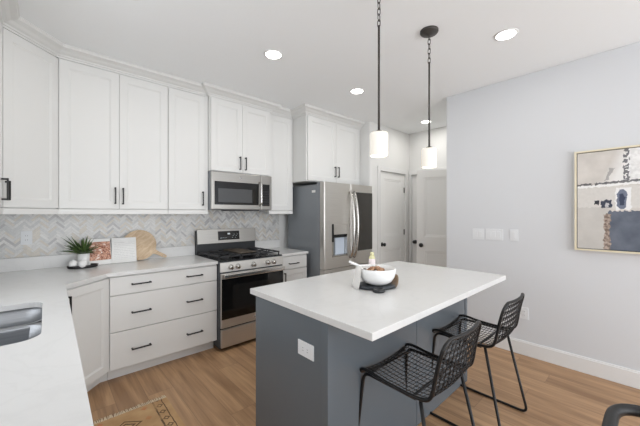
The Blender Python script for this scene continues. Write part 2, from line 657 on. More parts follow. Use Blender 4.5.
# crown moulding above the wall cabinets
path = [(-0.24, 1.9), (-0.24, 3.0), (0.06, 3.30), (1.319, 3.30), (1.319, 3.245), (2.106, 3.245), (2.106, 3.30), (2.492, 3.30), (2.492, 3.0), (3.574, 3.0)]
prof = [(-0.02, 2.69), (0.012, 2.69), (0.014, 2.702), (0.022, 2.706), (0.026, 2.716), (0.045, 2.726), (0.064, 2.740), (0.090, 2.750), (0.098, 2.753), (0.100, 2.764), (0.106, 2.766), (0.106, CEIL), (-0.02, CEIL)]
m = MB()
rings = []
for i, p in enumerate(path):
    def nrm(a, b):
        d = Vector((b[0] - a[0], b[1] - a[1])).normalized()
        return Vector((d.y, -d.x))
    if i == 0:
        mv = nrm(path[0], path[1])
    elif i == len(path) - 1:
        mv = nrm(path[-2], path[-1])
    else:
        a, b = nrm(path[i - 1], p), nrm(p, path[i + 1])
        mv = (a + b) / (1 + a.dot(b))
    rings.append([m.bm.verts.new((p[0] + mv.x * o, p[1] + mv.y * o, z)) for o, z in prof])
for A, B in zip(rings, rings[1:]):
    for k in range(len(prof)):
        k2 = (k + 1) % len(prof)
        m.bm.faces.new((A[k], A[k2], B[k2], B[k]))
struct(m.build('trim_1', 'cabinet_paint'), 'white crown moulding above the cabinets')

# marble herringbone backsplash
TZ0, TZ1 = 1.026, 1.44


def herringbone():
    m = MB()
    bm = m.bm
    lay = bm.loops.layers.float_color.new('tile_tint')
    w_, L_, gp = 0.019, 0.076, 0.0009
    rects = ((XL + 0.001, 1.299, TZ0, TZ1), (1.299, 2.076, 0.90, 1.46), (2.076, 2.494, TZ0, TZ1))
    c45 = math.sqrt(0.5)

    def clip(poly, R):
        for ax, val, sg in ((0, R[0], 1), (0, R[1], -1), (1, R[2], 1), (1, R[3], -1)):
            out = []
            for a, b in zip(poly, poly[1:] + poly[:1]):
                ia, ib = sg * (a[ax] - val) >= 0, sg * (b[ax] - val) >= 0
                if ia:
                    out.append(a)
                if ia != ib:
                    t = (val - a[ax]) / (b[ax] - a[ax])
                    out.append((a[0] + t * (b[0] - a[0]), a[1] + t * (b[1] - a[1])))
            poly = out
            if len(poly) < 3:
                return []
        return poly
    rg = random.Random(3)
    for i in range(-60, 90):
        for j in range(-18, 44):
            ox, oy = i * w_ + j * L_, i * w_ - j * L_
            for x0, x1, y0, y1 in ((0, L_, 0, w_), (L_, L_ + w_, w_ - L_, w_)):
                q = [(ox + x0 + gp, oy + y0 + gp), (ox + x1 - gp, oy + y0 + gp), (ox + x1 - gp, oy + y1 - gp), (ox + x0 + gp, oy + y1 - gp)]
                q = [((a - b) * c45 - 0.3, (a + b) * c45 + 0.9) for a, b in q]
                t = rg.random()
                k = rg.uniform(-0.035, 0.035)
                if t < 0.10:
                    col = (0.52 + k, 0.51 + k, 0.51 + k)
                elif t < 0.30:
                    col = (0.70 + k, 0.655 + k, 0.585 + k)
                elif t < 0.55:
                    col = (0.66 + k, 0.66 + k, 0.65 + k)
                else:
                    col = (0.76 + k, 0.75 + k, 0.73 + k)
                for R in rects:
                    pl = clip(q, R)
                    if len(pl) < 3:
                        continue
                    f = [bm.verts.new((a, YW - 0.010, b)) for a, b in pl]
                    g = [bm.verts.new((a, YW - 0.0065, b)) for a, b in pl]
                    n_ = len(pl)
                    fs = [bm.faces.new(f)] + [bm.faces.new((f[k_], g[k_], g[(k_ + 1) % n_], f[(k_ + 1) % n_])) for k_ in range(n_)]
                    for fc in fs:
                        for lp in fc.loops:
                            lp[lay] = (*col, 1)
    return m


bs = MB()
for R in ((XL, 1.299, TZ0, TZ1), (1.299, 2.076, 0.0, 1.46), (2.076, 2.495, TZ0, TZ1)):
    bs.box(R[0], R[1], YW - 0.0072, YW, R[2], R[3])
bso = struct(bs.build('backsplash', 'grout'), 'marble herringbone mosaic backsplash')
herringbone().build('mosaic_tiles', 'marble_tile', bso)


# ------------------------------------------------------------------ cabinets (local: x right, -y towards the room)
def pull(x, z, L, vert, parent, y=-0.02):
    m = MB()
    t = 0.0055
    if vert:
        m.box(x - t, x + t, y - 0.034, y - 0.024, z - L / 2, z + L / 2, 0.002)
        for s_ in (-1, 1):
            zz = z + s_ * (L / 2 - 0.007)
            m.box(x - t, x + t, y - 0.025, y + 0.001, zz - 0.006, zz + 0.006, 0.001)
    else:
        m.box(x - L / 2, x + L / 2, y - 0.034, y - 0.024, z - t, z + t, 0.002)
        for s_ in (-1, 1):
            xx = x + s_ * (L / 2 - 0.007)
            m.box(xx - 0.006, xx + 0.006, y - 0.025, y + 0.001, z - t, z + t, 0.001)
    return m.build('handle', 'black_metal', parent)


def front(name, x0, x1, z0, z1, parent, shaker=True, rail=0.062, material='cabinet_paint'):
    wd, h = x1 - x0, z1 - z0
    if shaker:
        m = panel_slab(wd, h, 0.019, [(rail, wd - rail, rail, h - rail)], inset=0.012, deep=0.007)
    else:
        m = MB().box(0, wd, 0, 0.019, 0, h, 0.003)
    m.xform(Matrix.Translation((x0, -0.02, z0)))
    return m.build(name, material, parent)


def wall_cabinet(name, label, loc, w, h, depth, doors, rz=0, rail_h=0.045, stiles=(), body=None, low=None, group='white wall cabinets'):
    """doors: (x0, x1, z0, z1, handle x, handle z, length)"""
    t = thing(name, label, 'cabinet', loc, rz, group)
    if body is None:
        body = MB().box(0.001, w - 0.001, 0, depth, rail_h, h)
    body.build('body', 'cabinet_paint', t)
    if rail_h > 0:
        r_ = MB().box(0.001, w - 0.001, -0.021, 0.012, 0, rail_h - 0.002, 0.002)
        r_.build('light_rail', 'cabinet_paint', t)
    for a, b in stiles:
        MB().box(a, b, -0.019, 0.001, rail_h, h, 0.001).build('stile', 'cabinet_paint', t)
    for x0, x1, z0, z1, hx_, hz_, L in doors:
        d = front('door', x0, x1, z0, z1, t)
        if L:
            pull(hx_, hz_, L, True, d)
    return t


ZB, ZT = 1.394, 2.69
H_ = ZT - ZB
D0, D1 = 0.05, H_ - 0.014
# wall cabinet on the left wall (a sliver shows), facing +X
wall_cabinet('wall_cabinet', 'white wall cabinet at the left edge, beside the diagonal corner cabinet', (-0.24, 2.285, ZB), 0.715, H_, 0.29,
             [(0.003, 0.355, D0, D1, 0.03, 0.17, 0.15), (0.359, 0.705, D0, D1, 0.632, 0.17, 0.15)], rz=PI / 2)
# diagonal corner cabinet
rot = Matrix.Rotation(-PI / 4, 4, 'Z')
P0 = Vector((-0.235, 3.003, 0))


def to_loc(pts, origin, rz):
    R = Matrix.Rotation(-rz, 4, 'Z')
    return [tuple((R @ (Vector((p[0], p[1], 0)) - origin)).xy) for p in pts]


dw = 0.424
pl = to_loc([(-0.234, 3.004), (0.062, 3.300), (0.062, YW - 0.012), (XL + 0.002, YW - 0.012), (XL + 0.002, 3.004)], P0, PI / 4)
body = MB().prism(pl, 0.045, H_)
wall_cabinet('corner_wall_cabinet', 'diagonal white corner wall cabinet with one tall door above the outlet', tuple(P0 + Vector((0, 0, ZB))), dw, H_, 0.3,
             [(0.004, dw - 0.004, D0, D1, 0.020, 0.165, 0.135)], rz=PI / 4, body=body)
X0 = 0.075
wall_cabinet('wall_cabinet', 'wide white two door wall cabinet above the plant and cookbook', (X0, 3.30, ZB), 0.912 - X0, H_, 0.305,
             [(0.004, 0.421, D0, D1, 0.390, 0.168, 0.152), (0.424, 0.834, D0, D1, 0.450, 0.165, 0.152)])
wall_cabinet('wall_cabinet', 'white single door wall cabinet immediately left of the microwave', (0.913, 3.30, ZB), 0.407, H_, 0.305,
             [(0.003, 0.375, D0, D1, 0.346, 0.168, 0.152)], stiles=[(0.377, 0.406)])
wall_cabinet('wall_cabinet', 'short white two door wall cabinet directly above the microwave', (1.321, 3.245, 1.872), 0.785, ZT - 1.872, 0.36,
             [(0.012, 0.386, 0.006, ZT - 1.872 - 0.014, 0.352, 0.113, 0.152), (0.389, 0.772, 0.006, ZT - 1.872 - 0.014, 0.423, 0.113, 0.152)], rail_h=0.0)
wall_cabinet('wall_cabinet', 'narrow white wall cabinet between microwave and fridge, no handle showing', (2.107, 3.30, ZB), 0.384, H_, 0.305,
             [(0.005, 0.364, D0, D1, 0.33, 0.168, 0)], stiles=[(0.366, 0.383)])
wall_cabinet('wall_cabinet', 'deep white two door wall cabinet above the refrigerator', (2.494, 3.0, 1.825), 1.078, ZT - 1.825, 0.605,
             [(0.018, 0.534, 0.008, ZT - 1.825 - 0.014, 0.506, 0.158, 0.145), (0.538, 1.035, 0.008, ZT - 1.825 - 0.014, 0.572, 0.158, 0.145)], rail_h=0.0)


def base_cabinet(name, label, loc, w, rz=0, depth=0.61, fronts=(), body=None, toe=None, cut=0.884):
    t = thing(name, label, 'cabinet', loc, rz, 'white base cabinets')
    if body is None:
        body = MB().box(0.001, w - 0.001, 0, depth, 0.1, cut)
    body.build('body', 'cabinet_paint', t)
    if toe is None:
        toe = MB().box(0.001, w - 0.001, 0.072, depth, 0.0, 0.0995)
    toe.build('toe_kick', 'cabinet_paint', t)
    for kind, x0, x1, z0, z1, shaker, hs in fronts:
        d = front(kind, x0, x1, z0, z1, t, shaker)
        for hx_, hz_, L, vert in hs:
            pull(hx_, hz_, L, vert, d)
    return t


hL = 0.150
dr = []
for z0, z1, hz in ((0.722, 0.872, 0.80), (0.418, 0.716, 0.560), (0.108, 0.412, 0.250)):
    dr.append(('drawer', 0.004, 0.906, z0, z1, False, [(0.228, hz, hL, False), (0.680, hz, hL, False)]))
base_cabinet('drawer_cabinet', 'wide white base cabinet with three drawers immediately left of range', (0.382, 2.99, 0), 0.909, fronts=dr)
base_cabinet('base_cabinet', 'narrow white base cabinet with drawer and door between range and fridge', (2.08, 2.99, 0), 0.408,
             fronts=[('drawer', 0.02, 0.40, 0.722, 0.873, False, [(0.185, 0.785, 0.145, False)]), ('door', 0.02, 0.40, 0.112, 0.712, True, [(0.05, 0.61, 0.14, True)])])
Q0 = Vector((0.078, 2.70, 0))
qw = 0.415
pl = to_loc([(0.079, 2.702), (0.371, 2.994), (0.380, 3.0), (0.380, 3.598), (XL + 0.002, 3.598), (XL + 0.002, 2.702)], Q0, PI / 4)
pt = to_loc([(0.020, 2.745), (0.330, 3.062), (0.380, 3.062), (0.380, 3.598), (XL + 0.002, 3.598), (XL + 0.002, 2.745)], Q0, PI / 4)
base_cabinet('corner_base_cabinet', 'diagonal white corner base cabinet with one panelled door under the counter', tuple(Q0), qw, PI / 4,
             fronts=[('door', 0.012, qw - 0.006, 0.112, 0.868, True, [(0.018, 0.76, 0.14, True)])], body=MB().prism(pl, 0.1, 0.884), toe=MB().prism(pt, 0.0, 0.0995))
m = MB().box(0, 2.13, 0, 0.556, 0.1, 0.66)
m.box(0, 2.13, 0, 0.02, 0.66, 0.884)
m.box(0, 0.02, 0.02, 0.556, 0.66, 0.884).box(2.11, 2.13, 0.02, 0.556, 0.66, 0.884)
sf = []
for k in range(4):
    sf.append(('door', 0.01 + k * 0.53, 0.53 + k * 0.53, 0.112, 0.868, True, [(0.05 + k * 0.53 if k % 2 else 0.49 + k * 0.53, 0.76, 0.14, True)]))
base_cabinet('sink_base_cabinet', 'white base cabinet run under the sink counter at left', (0.024, 0.56, 0), 2.13, PI / 2, 0.556, fronts=sf, body=m)


# ------------------------------------------------------------------ countertops
def slab_with_hole(outer, inner, z0, z1):
    m = MB()
    bm = m.bm
    def loop(pts):
        vs = [bm.verts.new((p[0], p[1], z1)) for p in pts]
        return [bm.edges.new((vs[i], vs[(i + 1) % len(vs)])) for i in range(len(vs))]
    es = loop(outer) + (loop(inner) if inner else [])
    bmesh.ops.triangle_fill(bm, use_beauty=True, use_dissolve=False, edges=es)
    r_ = bmesh.ops.extrude_face_region(bm, geom=list(bm.faces))
    bmesh.ops.translate(bm, vec=(0, 0, z0 - z1), verts=[v_ for v_ in r_['geom'] if isinstance(v_, bmesh.types.BMVert)])
    return m


def rrect(x0, x1, y0, y1, r, n=6):
    return (arc((x1 - r, y0 + r), r, -PI / 2, 0, n) + arc((x1 - r, y1 - r), r, 0, PI / 2, n) +
            arc((x0 + r, y1 - r), r, PI / 2, PI, n) + arc((x0 + r, y0 + r), r, PI, 1.5 * PI, n))


ct = thing('countertop', 'white quartz countertop with diagonal corner holding the sink and plant', 'countertop', (0, 0, 0.884))
SX0, SX1, SY0, SY1 = -0.445, -0.014, 1.60, 2.285
slab_with_hole([(XL + 0.002, 0.52), (0.077, 0.52), (0.100, 2.690), (0.362, 2.952), (1.290, 2.952), (1.290, YW - 0.012), (XL + 0.002, YW - 0.012)],
               rrect(SX0, SX1, SY0, SY1, 0.075), 0.001, 0.030).build('slab', 'quartz', ct)
m = MB().box(XL + 0.003, 1.290, YW - 0.031, YW - 0.0115, 0.030, 0.1415, 0.002)
m.box(XL + 0.002, XL + 0.021, 0.52, YW - 0.032, 0.030, 0.1415, 0.002)
m.build('upstand', 'quartz', ct)
ct2 = thing('countertop', 'short white quartz countertop between range and refrigerator', 'countertop', (0, 0, 0.884))
MB().box(2.079, 2.494, 2.952, YW - 0.012, 0.001, 0.030, 0.003).build('slab', 'quartz', ct2)
MB().box(2.079, 2.494, YW - 0.031, YW - 0.0115, 0.030, 0.1415, 0.002).build('upstand', 'quartz', ct2)

# sink, undermounted double bowl
sk = thing('kitchen_sink', 'stainless steel double bowl sink set into white countertop', 'sink', ((SX0 + SX1) / 2, (SY0 + SY1) / 2, 0.70))


def bowl(y0, y1, name):
    m = MB()
    bm = m.bm
    x0, x1 = SX0 - (SX0 + SX1) / 2 - 0.004, SX1 - (SX0 + SX1) / 2 + 0.004
    c_ = (SY0 + SY1) / 2
    y0, y1 = y0 - c_, y1 - c_
    rings = []
    for ins, z, r_ in ((-0.012, 0.184, 0.085), (0.0, 0.184, 0.078), (0.004, 0.10, 0.074), (0.010, 0.035, 0.07), (0.03, 0.008, 0.055), (0.06, 0.0, 0.04)):
        rings.append([bm.verts.new((p[0], p[1], z)) for p in rrect(x0 + ins, x1 - ins, y0 + ins, y1 - ins, r_, 6)])
    for A, B in zip(rings, rings[1:]):
        for k in range(len(A)):
            f = bm.faces.new((A[k], A[(k + 1) % len(A)], B[(k + 1) % len(A)], B[k]))
            f.smooth = True
    bm.faces.new(rings[-1])
    m.lathe([(0.0, 0.003), (0.038, 0.003), (0.042, 0.001)], ((x0 + x1) / 2, (y0 + y1) / 2, 0), 20)
    o = m.build(name, 'sink_steel', sk)
    return o


bowl(SY0 - 0.004, (SY0 + SY1) / 2 - 0.013, 'basin')
bowl((SY0 + SY1) / 2 + 0.013, SY1 + 0.004, 'basin')

MB().box(SX0 - (SX0 + SX1) / 2 - 0.003, SX1 - (SX0 + SX1) / 2 + 0.003, -0.022, 0.022, 0.06, 0.182, 0.008).build('divider', 'sink_steel', sk)

# ------------------------------------------------------------------ island
isl = thing('kitchen_island', 'slate blue grey island cabinet with flat end panel', 'cabinet', (1.0, 1.035, 0))
MB().box(0.0, 1.60, 0.005, 0.66, 0.0, 0.879).build('body', 'island_paint', isl)
MB().box(-0.012, 0.0, 0.04, 0.655, 0.0, 0.878, 0.001).build('end_panel', 'island_paint', isl)
MB().box(-0.016, 0.035, -0.012, 0.038, 0.0, 0.878, 0.002).build('corner_post', 'island_paint', isl)
MB().box(1.565, 1.606, -0.012, 0.038, 0.0, 0.878, 0.002).build('corner_post', 'island_paint', isl)
for a, b in ((0.037, 0.797), (0.801, 1.563)):
    MB().box(a, b, -0.008, 0.005, 0.002, 0.877, 0.002).build('back_panel', 'island_paint', isl)
for k in range(3):
    front('door', 0.01 + k * 0.53, 0.53 + k * 0.53, 0.112, 0.868, isl, True, material='island_paint').matrix_local = Matrix.Translation((1.60, 0.66, 0)) @ Matrix.Rotation(PI, 4, 'Z')
it = MB().box(0.978, 2.668, 0.756, 1.745, 0.8795, 0.914, 0.003).build('island_countertop', 'quartz')
tag(it, 'large white quartz slab on the slate island, overhanging the stools', 'countertop')


# ------------------------------------------------------------------ electrical plates (local: wall plane y=0, -y out)
def plate(name, label, loc, rz, gangs, kind, group='wall plates'):
    cat = 'outlet' if kind == 'outlet' else 'switch'
    t = thing(name, label, cat, loc, rz, group)
    w_ = 0.073 + 0.046 * (gangs - 1)
    MB().box(-w_ / 2, w_ / 2, -0.006, -0.0003, -0.058, 0.058, 0.002).build('plate', 'plate_plastic', t)
    for g_ in range(gangs):
        cx = (g_ - (gangs - 1) / 2) * 0.046
        if kind == 'outlet':
            MB().box(cx - 0.0165, cx + 0.0165, -0.0085, -0.006, -0.033, 0.033, 0.001).build('receptacle', 'plate_plastic', t)
            for zz in (-0.018, 0.018):
                for xx in (-0.0065, 0.0065):
                    MB().box(cx + xx - 0.0012, cx + xx + 0.0012, -0.0089, -0.0082, zz - 0.004, zz + 0.005).build('slot', 'slot_grey', t)
        else:
            MB().box(cx - 0.0165, cx + 0.0165, -0.0095, -0.006, -0.033, 0.033, 0.002).build('rocker', 'plate_plastic', t)
    return t


RZ = -PI / 2        # on the accent wall, facing -X
plate('light_switch', 'white two gang light switch plate, leftmost on the grey wall', (XR, 1.257, 1.175), RZ, 2, 'switch')
plate('light_switch', 'white three gang light switch plate, the widest on the grey wall', (XR, 1.100, 1.178), RZ, 3, 'switch')
plate('light_switch', 'white single switch plate right of the wide switch plate', (XR, 0.917, 1.18), RZ, 1, 'switch')
plate('wall_outlet', 'white outlet low on the grey wall behind far stool', (XR, 0.833, 0.413), RZ, 1, 'outlet')
plate('wall_outlet', 'white outlet on the marble backsplash left of the plant', (-0.124, YW - 0.010, 1.19), 0, 1, 'outlet')
# outlet on the island end panel, turned on its side
t = thing('wall_outlet', 'white horizontal outlet on the slate island end panel', 'outlet', (0.988, 1.187, 0.70), -PI / 2, 'wall plates')
MB().box(-0.062, 0.062, -0.006, -0.0003, -0.038, 0.038, 0.002).build('plate', 'plate_plastic', t)
MB().box(-0.033, 0.033, -0.0085, -0.006, -0.0165, 0.0165, 0.001).build('receptacle', 'plate_plastic', t)
for xx in (-0.018, 0.018):
    for zz in (-0.0065, 0.0065):
        MB().box(xx - 0.004, xx + 0.005, -0.0089, -0.0082, zz - 0.0012, zz + 0.0012).build('slot', 'slot_grey', t)

# ------------------------------------------------------------------ gas range
RW = 0.770
rg = thing('gas_range', 'stainless steel gas range with five knobs and black oven glass', 'range', (1.2925, 2.890, 0))
MB().box(0.0, RW, 0.024, 0.715, 0.03, 0.905, 0.004).build('body', 'range_side', rg)
for x_, y_ in ((0.04, 0.10), (RW - 0.04, 0.10), (0.04, 0.62), (RW - 0.04, 0.62)):
    MB().lathe([(0, 0), (0.018, 0), (0.018, 0.03), (0, 0.03)], (x_, y_, 0), 12).build('foot', 'black_metal', rg)
od = MB().box(0.006, RW - 0.006, 0.0, 0.025, 0.238, 0.790, 0.006).build('oven_door', 'steel', rg)
MB().box(0.010, RW - 0.010, -0.003, 0.004, 0.325, 0.735, 0.002).build('door_glass', 'black_glass', od)
MB().box(0.13, RW - 0.13, -0.0045, -0.0028, 0.39, 0.66, 0.0005).build('window_tint', 'oven_tint', od)
m = MB().box(0.02, RW - 0.02, -0.052, -0.034, 0.748, 0.788, 0.006)
for xx in (0.05, RW - 0.05):
    m.box(xx - 0.014, xx + 0.014, -0.036, 0.001, 0.755, 0.781, 0.003)
m.build('handle', 'steel_light', od)
m = MB().lathe([(0, 0), (0.012, 0), (0.012, 0.002), (0, 0.002)], seg=16)
m.xform(Matrix.Translation((RW / 2, 0.0, 0.28)) @ Matrix.Rotation(PI / 2, 4, 'X'))
m.build('badge', 'chrome', od)
MB().box(0.006, RW - 0.006, 0.002, 0.025, 0.038, 0.224, 0.008).build('storage_drawer', 'steel', rg)
m = MB()
m.prism([(0.006, 0.805), (0.060, 0.805), (0.060, 0.905), (0.034, 0.905), (0.018, 0.897)], 0.002, RW - 0.002)
m.xform(Matrix(((0, 0, 1, 0), (1, 0, 0, 0), (0, 1, 0, 0), (0, 0, 0, 1))))
m.build('control_panel', 'steel', rg)
for xx in (0.113, 0.191, 0.374, 0.552, 0.632):
    k = MB().lathe([(0, 0), (0.027, 0), (0.027, 0.008), (0.022, 0.012), (0.021, 0.034), (0.018, 0.038), (0, 0.038)], seg=24)
    k.box(-0.005, 0.005, -0.02, 0.02, 0.034, 0.043, 0.002)
    k.xform(Matrix.Translation((xx, 0.012, 0.850)) @ Matrix.Rotation(PI / 2 + 0.12, 4, 'X'))
    k.build('knob', 'steel_light', rg)
MB().box(0.0, RW, 0.034, 0.656, 0.900, 0.916, 0.004).build('cooktop', 'black_enamel', rg)


def grate(x0, x1):
    m = MB()
    z = 0.950
    y0, y1 = 0.072, 0.625
    b = 0.006
    for xx in (x0 + b, x1 - b):
        m.box(xx - b, xx + b, y0, y1, z - 0.008, z + 0.006, 0.002)
    for yy in (y0 + b, (y0 + y1) / 2, y1 - b):
        m.box(x0, x1, yy - b, yy + b, z - 0.008, z + 0.006, 0.002)
    xm = (x0 + x1) / 2
    m.box(xm - b, xm + b, y0, y1, z - 0.008, z + 0.006, 0.002)
    for yy in (y0 + 0.135, y1 - 0.135):
        m.box(x0, x0 + 0.075, yy - b, yy + b, z - 0.006, z + 0.008, 0.002)
        m.box(x1 - 0.075, x1, yy - b, yy + b, z - 0.006, z + 0.008, 0.002)
    for xx in (x0 + b, x1 - b):
        for yy in (y0 + 0.01, (y0 + y1) / 2, y1 - 0.01):
            m.box(xx - b, xx + b, yy - b, yy + b, 0.9155, z, 0.001)
    return m


for a, b in ((0.012, 0.262), (0.510, 0.760)):
    grate(a, b).build('grate', 'cast_iron', rg)
grate(0.268, 0.504).build('grate', 'cast_iron', rg)
MB().box(0.285, 0.487, 0.15, 0.57, 0.957, 0.968, 0.004).build('griddle', 'griddle_iron', rg)
for xx in (0.137, 0.635):
    for yy in (0.215, 0.495):
        MB().lathe([(0, 0.9155), (0.046, 0.9155), (0.046, 0.924), (0.034, 0.928), (0.034, 0.934), (0, 0.936)], (xx, yy, 0), 20).build('burner', 'cast_iron', rg)
bg_ = MB().box(0.0, RW, 0.653, 0.715, 0.900, 1.195, 0.004).build('backguard', 'dark_plastic', rg)
m = MB().prism([(0.625, 1.042), (0.659, 1.042), (0.685, 1.209), (0.647, 1.209)], 0.002, RW - 0.002, 0.003)
m.xform(Matrix(((0, 0, 1, 0), (1, 0, 0, 0), (0, 1, 0, 0), (0, 0, 0, 1))))
m.build('steel_face', 'steel_satin', bg_)
sh = math.atan2(0.022, 0.167)
dp = MB().box(0.250, 0.530, -0.003, 0.002, -0.054, 0.054, 0.001)
dp.xform(Matrix.Translation((0, 0.636, 1.128)) @ Matrix.Rotation(-sh, 4, 'X'))
dpo = dp.build('display', 'black_glass', bg_)
dp = MB().box(0.372, 0.405, -0.0042, -0.002, 0.012, 0.030)
for k in range(6):
    dp.box(0.275 + k * 0.015, 0.282 + k * 0.015, -0.0042, -0.002, -0.03, -0.026)
    dp.box(0.43 + k * 0.013, 0.437 + k * 0.013, -0.0042, -0.002, -0.03 + 0.02 * (k % 3), -0.026 + 0.02 * (k % 3))
dp.xform(Matrix.Translation((0, 0.636, 1.128)) @ Matrix.Rotation(-sh, 4, 'X'))
dp.build('display_digits', 'display_light', bg_)

# ------------------------------------------------------------------ microwave
mw = thing('microwave', 'stainless over the range microwave mounted under short wall cabinet', 'microwave', (1.324, 3.20, 1.441))
W, Hm = 0.776, 0.428
MB().box(0.0, W, 0.03, 0.40, 0.0, Hm, 0.004).build('body', 'appliance_grey', mw)
md = MB().box(0.002, 0.620, 0.0, 0.032, 0.004, Hm - 0.004, 0.008).build('door', 'steel_satin', mw)
MB().box(0.036, 0.585, -0.003, 0.004, 0.058, 0.318, 0.003).build('door_glass', 'black_glass', md)
MB().box(0.078, 0.497, -0.0045, -0.002, 0.085, 0.240, 0.001).build('window_tint', 'window_grey_glass', md)
m = MB().tube(fillet([(0.600, 0.0, 0.055), (0.600, -0.045, 0.075), (0.600, -0.045, 0.315), (0.600, 0.0, 0.335)], 0.04), 0.013, 10)
m.build('handle', 'steel_light', md)
m = MB().lathe([(0, 0), (0.011, 0), (0.011, 0.002), (0, 0.002)], seg=16)
m.xform(Matrix.Translation((0.345, 0.0, 0.372)) @ Matrix.Rotation(PI / 2, 4, 'X'))
m.build('badge', 'chrome', md)
cp = MB().box(0.623, W - 0.002, 0.0, 0.032, 0.004, Hm - 0.004, 0.006).build('control_panel', 'steel_satin', mw)
MB().box(0.636, 0.742, -0.003, 0.004, 0.05, 0.318, 0.002).build('keypad', 'black_glass', cp)
m = MB()
for i in range(3):
    for j in range(6):
        m.box(0.648 + i * 0.031, 0.667 + i * 0.031, -0.0042, -0.002, 0.066 + j * 0.032, 0.074 + j * 0.032)
m.build('keys', 'dark_plastic', cp)
MB().box(0.20, 0.62, 0.04, 0.20, -0.010, 0.001, 0.003).build('vent_grille', 'black_metal', mw)

# ------------------------------------------------------------------ refrigerator
fr = thing('refrigerator', 'stainless french door refrigerator with ice dispenser and dark glass door panel', 'refrigerator', (2.572, 2.74, 0))
FW = 0.980
MB().box(0.0, FW, 0.085, 0.76, 0.025, 1.775, 0.004).build('case', 'appliance_grey', fr)
for x_, y_ in ((0.05, 0.13), (FW - 0.05, 0.13), (0.05, 0.70), (FW - 0.05, 0.70)):
    MB().lathe([(0, 0), (0.02, 0), (0.02, 0.026), (0, 0.026)], (x_, y_, 0), 12).build('foot', 'black_metal', fr)


def rounded_front(x0, x1, z0, z1, mb=None):
    m = mb or MB()
    r = 0.016
    pts = [(x1, 0.078), (x0, 0.078)] + [(p[0], p[1]) for p in arc((x0 + r, r), r, PI, 1.5 * PI, 5)] + [(p[0], p[1]) for p in arc((x1 - r, r), r, 1.5 * PI, 2 * PI, 5)]
    m.prism(pts, z0, z1, 0.002)
    return m


# left door with dispenser recess: four pieces around the opening
RX0, RX1, RZ0, RZ1 = 0.140, 0.432, 0.835, 1.255
m = MB()
SPL = 0.495
m.prism([(RX0, 0.078), (0.002, 0.078)] + arc((0.018, 0.016), 0.016, PI, 1.5 * PI, 5) + [(RX0, 0.0)], 0.69, 1.80, 0.001)
m.prism([(SPL - 0.003, 0.078), (RX1, 0.078), (RX1, 0.0)] + arc((SPL - 0.019, 0.016), 0.016, 1.5 * PI, 2 * PI, 5), 0.69, 1.80, 0.001)
m.box(RX0, RX1, 0.0, 0.078, 0.69, RZ0)
m.box(RX0, RX1, 0.0, 0.078, RZ1, 1.80)
ld = m.build('left_door', 'steel', fr)
m = MB().box(RX0, RX1, 0.066, 0.077, RZ0, RZ1)
m.box(RX0, RX0 + 0.008, 0.0, 0.066, RZ0, RZ1).box(RX1 - 0.008, RX1, 0.0, 0.066, RZ0, RZ1)
m.box(RX0, RX1, 0.0, 0.066, RZ0, RZ0 + 0.02)
m.build('dispenser_recess', 'steel_light', ld)
MB().box(RX0 + 0.008, RX1 - 0.008, -0.004, 0.060, 1.125, RZ1, 0.006).build('dispenser_panel', 'steel', ld)
MB().box(RX0 - 0.004, RX0 + 0.03, -0.005, 0.05, 1.03, RZ1 + 0.008, 0.003).build('dispenser_trim', 'black_enamel', ld)
MB().box(RX0 + 0.03, RX1 - 0.02, 0.004, 0.060, 1.085, 1.126, 0.004).build('dispenser_nozzle', 'black_enamel', ld)
MB().box(RX0 + 0.11, RX1 - 0.010, 0.048, 0.064, RZ0 + 0.022, 1.09, 0.003).build('dispenser_paddle', 'dispenser_lit', ld)
rd = rounded_front(SPL + 0.003, FW - 0.002, 0.69, 1.80).build('right_door', 'steel', fr)
MB().box(SPL + 0.100, FW - 0.014, -0.005, 0.003, 0.880, 1.695, 0.003).build('glass_panel', 'smoked_glass', rd)


def fridge_handle(x):
    pts = []
    for i in range(15):
        t_ = i / 14
        z_ = 0.80 + t_ * 0.90
        pts.append((x, -0.012 - 0.075 * math.sin(PI * t_) ** 0.6, z_))
    m = MB().tube(pts, 0.018, 12)
    m.tube([(x, 0.001, 0.815), (x, -0.02, 0.812)], 0.011, 10)
    m.tube([(x, 0.001, 1.685), (x, -0.02, 1.688)], 0.011, 10)
    return m


fridge_handle(SPL - 0.022).build('handle', 'steel_light', ld)
fridge_handle(SPL + 0.055).build('handle', 'steel_light', rd)
for z0, z1 in ((0.365, 0.682), (0.045, 0.357)):
    fd = rounded_front(0.002, FW - 0.002, z0, z1).build('freezer_drawer', 'steel', fr)
    m = MB().tube(fillet([(0.12, 0.002, z1 - 0.05), (0.12, -0.055, z1 - 0.05), (FW - 0.12, -0.055, z1 - 0.05), (FW - 0.12, 0.002, z1 - 0.05)], 0.03), 0.013, 10)
    m.build('handle', 'steel_light', fd)
MB().box(0.02, 0.16, 0.03, 0.16, 1.776, 1.806, 0.006).build('hinge_cover', 'appliance_grey', fr)
MB().box(FW - 0.16, FW - 0.02, 0.03, 0.16, 1.776, 1.806, 0.006).build('hinge_cover', 'appliance_grey', fr)
MB().box(-0.001, 0.001, 0.165, 0.235, 1.672, 1.704, 0.0003).build('sticker', 'white_pages', fr)
# small dark clip on the wall beside the fridge door


